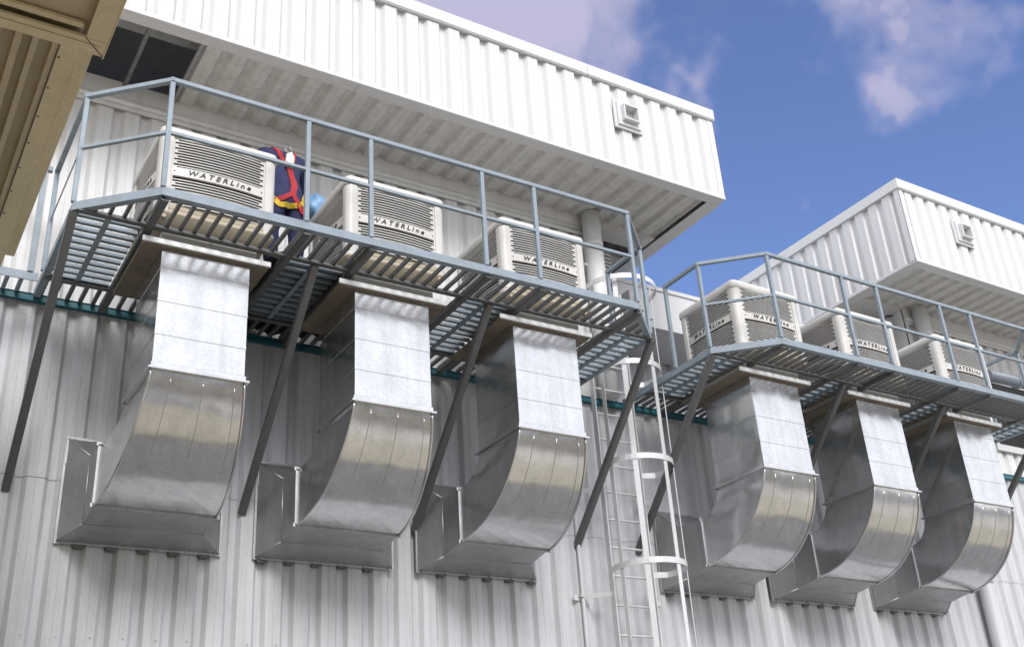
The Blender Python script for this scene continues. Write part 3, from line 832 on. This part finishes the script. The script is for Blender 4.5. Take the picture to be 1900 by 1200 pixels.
# pipe and floodlight at the far right
pp = MB().tube([(11.95, -.75, 1.12), (14.5, -.75, 1.18)], .085, 16).tube([(12.6, -.75, 1.13), (12.66, -.75, 1.13)], .1, 16).build('overhead_pipe', M['bluepipe'])
tag(pp, 'thick blue grey pipe running level behind the farthest cooler at the right edge', 'pipe')

# ------------------------------------------------------------------ camera
cam = bpy.data.cameras.new('camera'); co = bpy.data.objects.new('camera', cam); COL.objects.link(co); sc.camera = co
Rm = ((0.85078016, -0.52170347, -0.0632345), (0.18216141, 0.40562997, -0.89570171), (0.4929405, 0.75052636, 0.44013617))
m3 = Matrix((Rm[0], [-v for v in Rm[1]], [-v for v in Rm[2]])).transposed()
co.matrix_world = Matrix.Translation((-1.60493, -9.22764, -4.73196)) @ m3.to_4x4()
cam.sensor_width = 36; cam.lens = 2027.85 / 1900 * 36; cam.shift_x = (950 - 956.64) / 1900; cam.shift_y = (609.56 - 600) / 1900
cam.clip_start = .05; cam.clip_end = 2000

# ------------------------------------------------------------------ light
EL, AZ = math.radians(37), math.radians(12)
S = Vector((-math.sin(AZ) * math.cos(EL), -math.cos(AZ) * math.cos(EL), math.sin(EL)))
sun = bpy.data.lights.new('sun', 'SUN'); sun.energy = 2.2; sun.angle = math.radians(22); sun.color = (1, .98, .95)
so = bpy.data.objects.new('sun', sun); COL.objects.link(so); so.rotation_euler = S.to_track_quat('Z', 'Y').to_euler(); so.location = (0, -20, 30)
w = bpy.data.worlds.new('World'); sc.world = w; w.use_nodes = True
nt = w.node_tree; n, l = nt.nodes, nt.links
bgn = n['Background']
sky = n.new('ShaderNodeTexSky'); sky.sky_type = 'NISHITA'; sky.sun_disc = False; sky.sun_elevation = EL; sky.sun_rotation = math.atan2(S.x, S.y) % (2 * PI)
sky.air_density = 1.0; sky.dust_density = .6; sky.ozone_density = 2.2
tcn = n.new('ShaderNodeTexCoord'); D = tcn.outputs['Generated']
def vmath(op, a, b):
    m = n.new('ShaderNodeVectorMath'); m.operation = op
    for i, v in ((0, a), (1, b)):
        if isinstance(v, (tuple, Vector)): m.inputs[i].default_value = tuple(v)
        else: l.new(v, m.inputs[i])
    return m.outputs['Value'] if op == 'DOT_PRODUCT' else m.outputs[0]
def mmath(op, a, b=0., c=None, clamp=False):
    m = n.new('ShaderNodeMath'); m.operation = op; m.use_clamp = clamp
    for i, v in enumerate((a, b, c)):
        if v is None: continue
        if isinstance(v, (int, float)): m.inputs[i].default_value = v
        else: l.new(v, m.inputs[i])
    return m.outputs[0]
def srange(v, a, b, c=0., d=1.):
    m = n.new('ShaderNodeMapRange'); m.interpolation_type = 'SMOOTHSTEP'; l.new(v, m.inputs[0])
    for i, x in enumerate((a, b, c, d)): m.inputs[i + 1].default_value = x
    return m.outputs[0]
nz = noise(nt, D, 5.0, 9, .64, .6); nz2 = noise(nt, D, 14, 7, .62, .3)
def deg(a): return math.cos(math.radians(a))
# cloud banks: compass directions (unit vectors), spread, weight
BANKS = [((.36, .64, .68), 10, 1.5), ((.446, .607, .658), 9, .95), ((.497, .584, .642), 6.5, .8), ((.534, .546, .645), 7, .7), ((.62, .50, .606), 4.0, 1.05),
         ((.651, .468, .597), 4.6, .85), ((.655, .445, .61), 7, .62), ((.69, .395, .607), 6, .5), ((.2, .7, .68), 14, 1.1), ((-.5, .6, .6), 22, 1.0), ((.5, .1, .86), 12, .9)]
nzc = n.new('ShaderNodeTexNoise'); nzc.inputs['Scale'].default_value = 7; nzc.inputs['Detail'].default_value = 4; l.new(D, nzc.inputs['Vector'])
warp = vmath('ADD', D, vmath('MULTIPLY', vmath('SUBTRACT', nzc.outputs['Color'], (.5, .5, .5)), (.05, .05, .05)))
cov = None
for d, o, wgt in BANKS:
    v = mmath('MULTIPLY', srange(vmath('DOT_PRODUCT', warp, Vector(d).normalized()), deg(o), 1.0), wgt)
    cov = v if cov is None else mmath('MAXIMUM', cov, v)
wisp = mmath('ADD', mmath('MULTIPLY', mmath('SUBTRACT', nz, .5), 1.15), mmath('MULTIPLY', mmath('SUBTRACT', nz2, .5), .75))
cl = mmath('MULTIPLY', srange(mmath('ADD', cov, mmath('MULTIPLY', wisp, srange(cov, .1, .7))), .12, 1.4), .92, clamp=True)
back = srange(vmath('DOT_PRODUCT', D, Vector((.36, -.78, .46)).normalized()), .28, .95)      # thin unseen overcast on the sun's side, brightened for the duct fronts
back = mmath('MAXIMUM', back, srange(vmath('DOT_PRODUCT', D, Vector((-.93, -.3, .28)).normalized()), .12, .7))  # unseen glow on the left, added to whiten the far block's end
back = mmath('MAXIMUM', back, mmath('MULTIPLY', srange(vmath('DOT_PRODUCT', D, Vector((.75, -.6, .3)).normalized()), .52, .95), 1.0))  # unseen glow added for the far duct fronts to mirror
haze_fill = mmath('MULTIPLY', back, mmath('ADD', .55, mmath('MULTIPLY', nz, .45)))
tint = mix(nt, 1.0, sky.outputs[0], (1.02, 1.0, 1.25), 'MULTIPLY')
c1 = mix(nt, cl, tint, (3.6, 3.45, 4.65))
c2 = mix(nt, haze_fill, c1, (11.2, 11.1, 11.1))
l.new(c2, bgn.inputs['Color']); bgn.inputs['Strength'].default_value = .13
sc.view_settings.view_transform = 'Standard'; sc.view_settings.look = 'None'; sc.view_settings.exposure = .27; sc.view_settings.gamma = 1
sc.cycles.max_bounces = 8
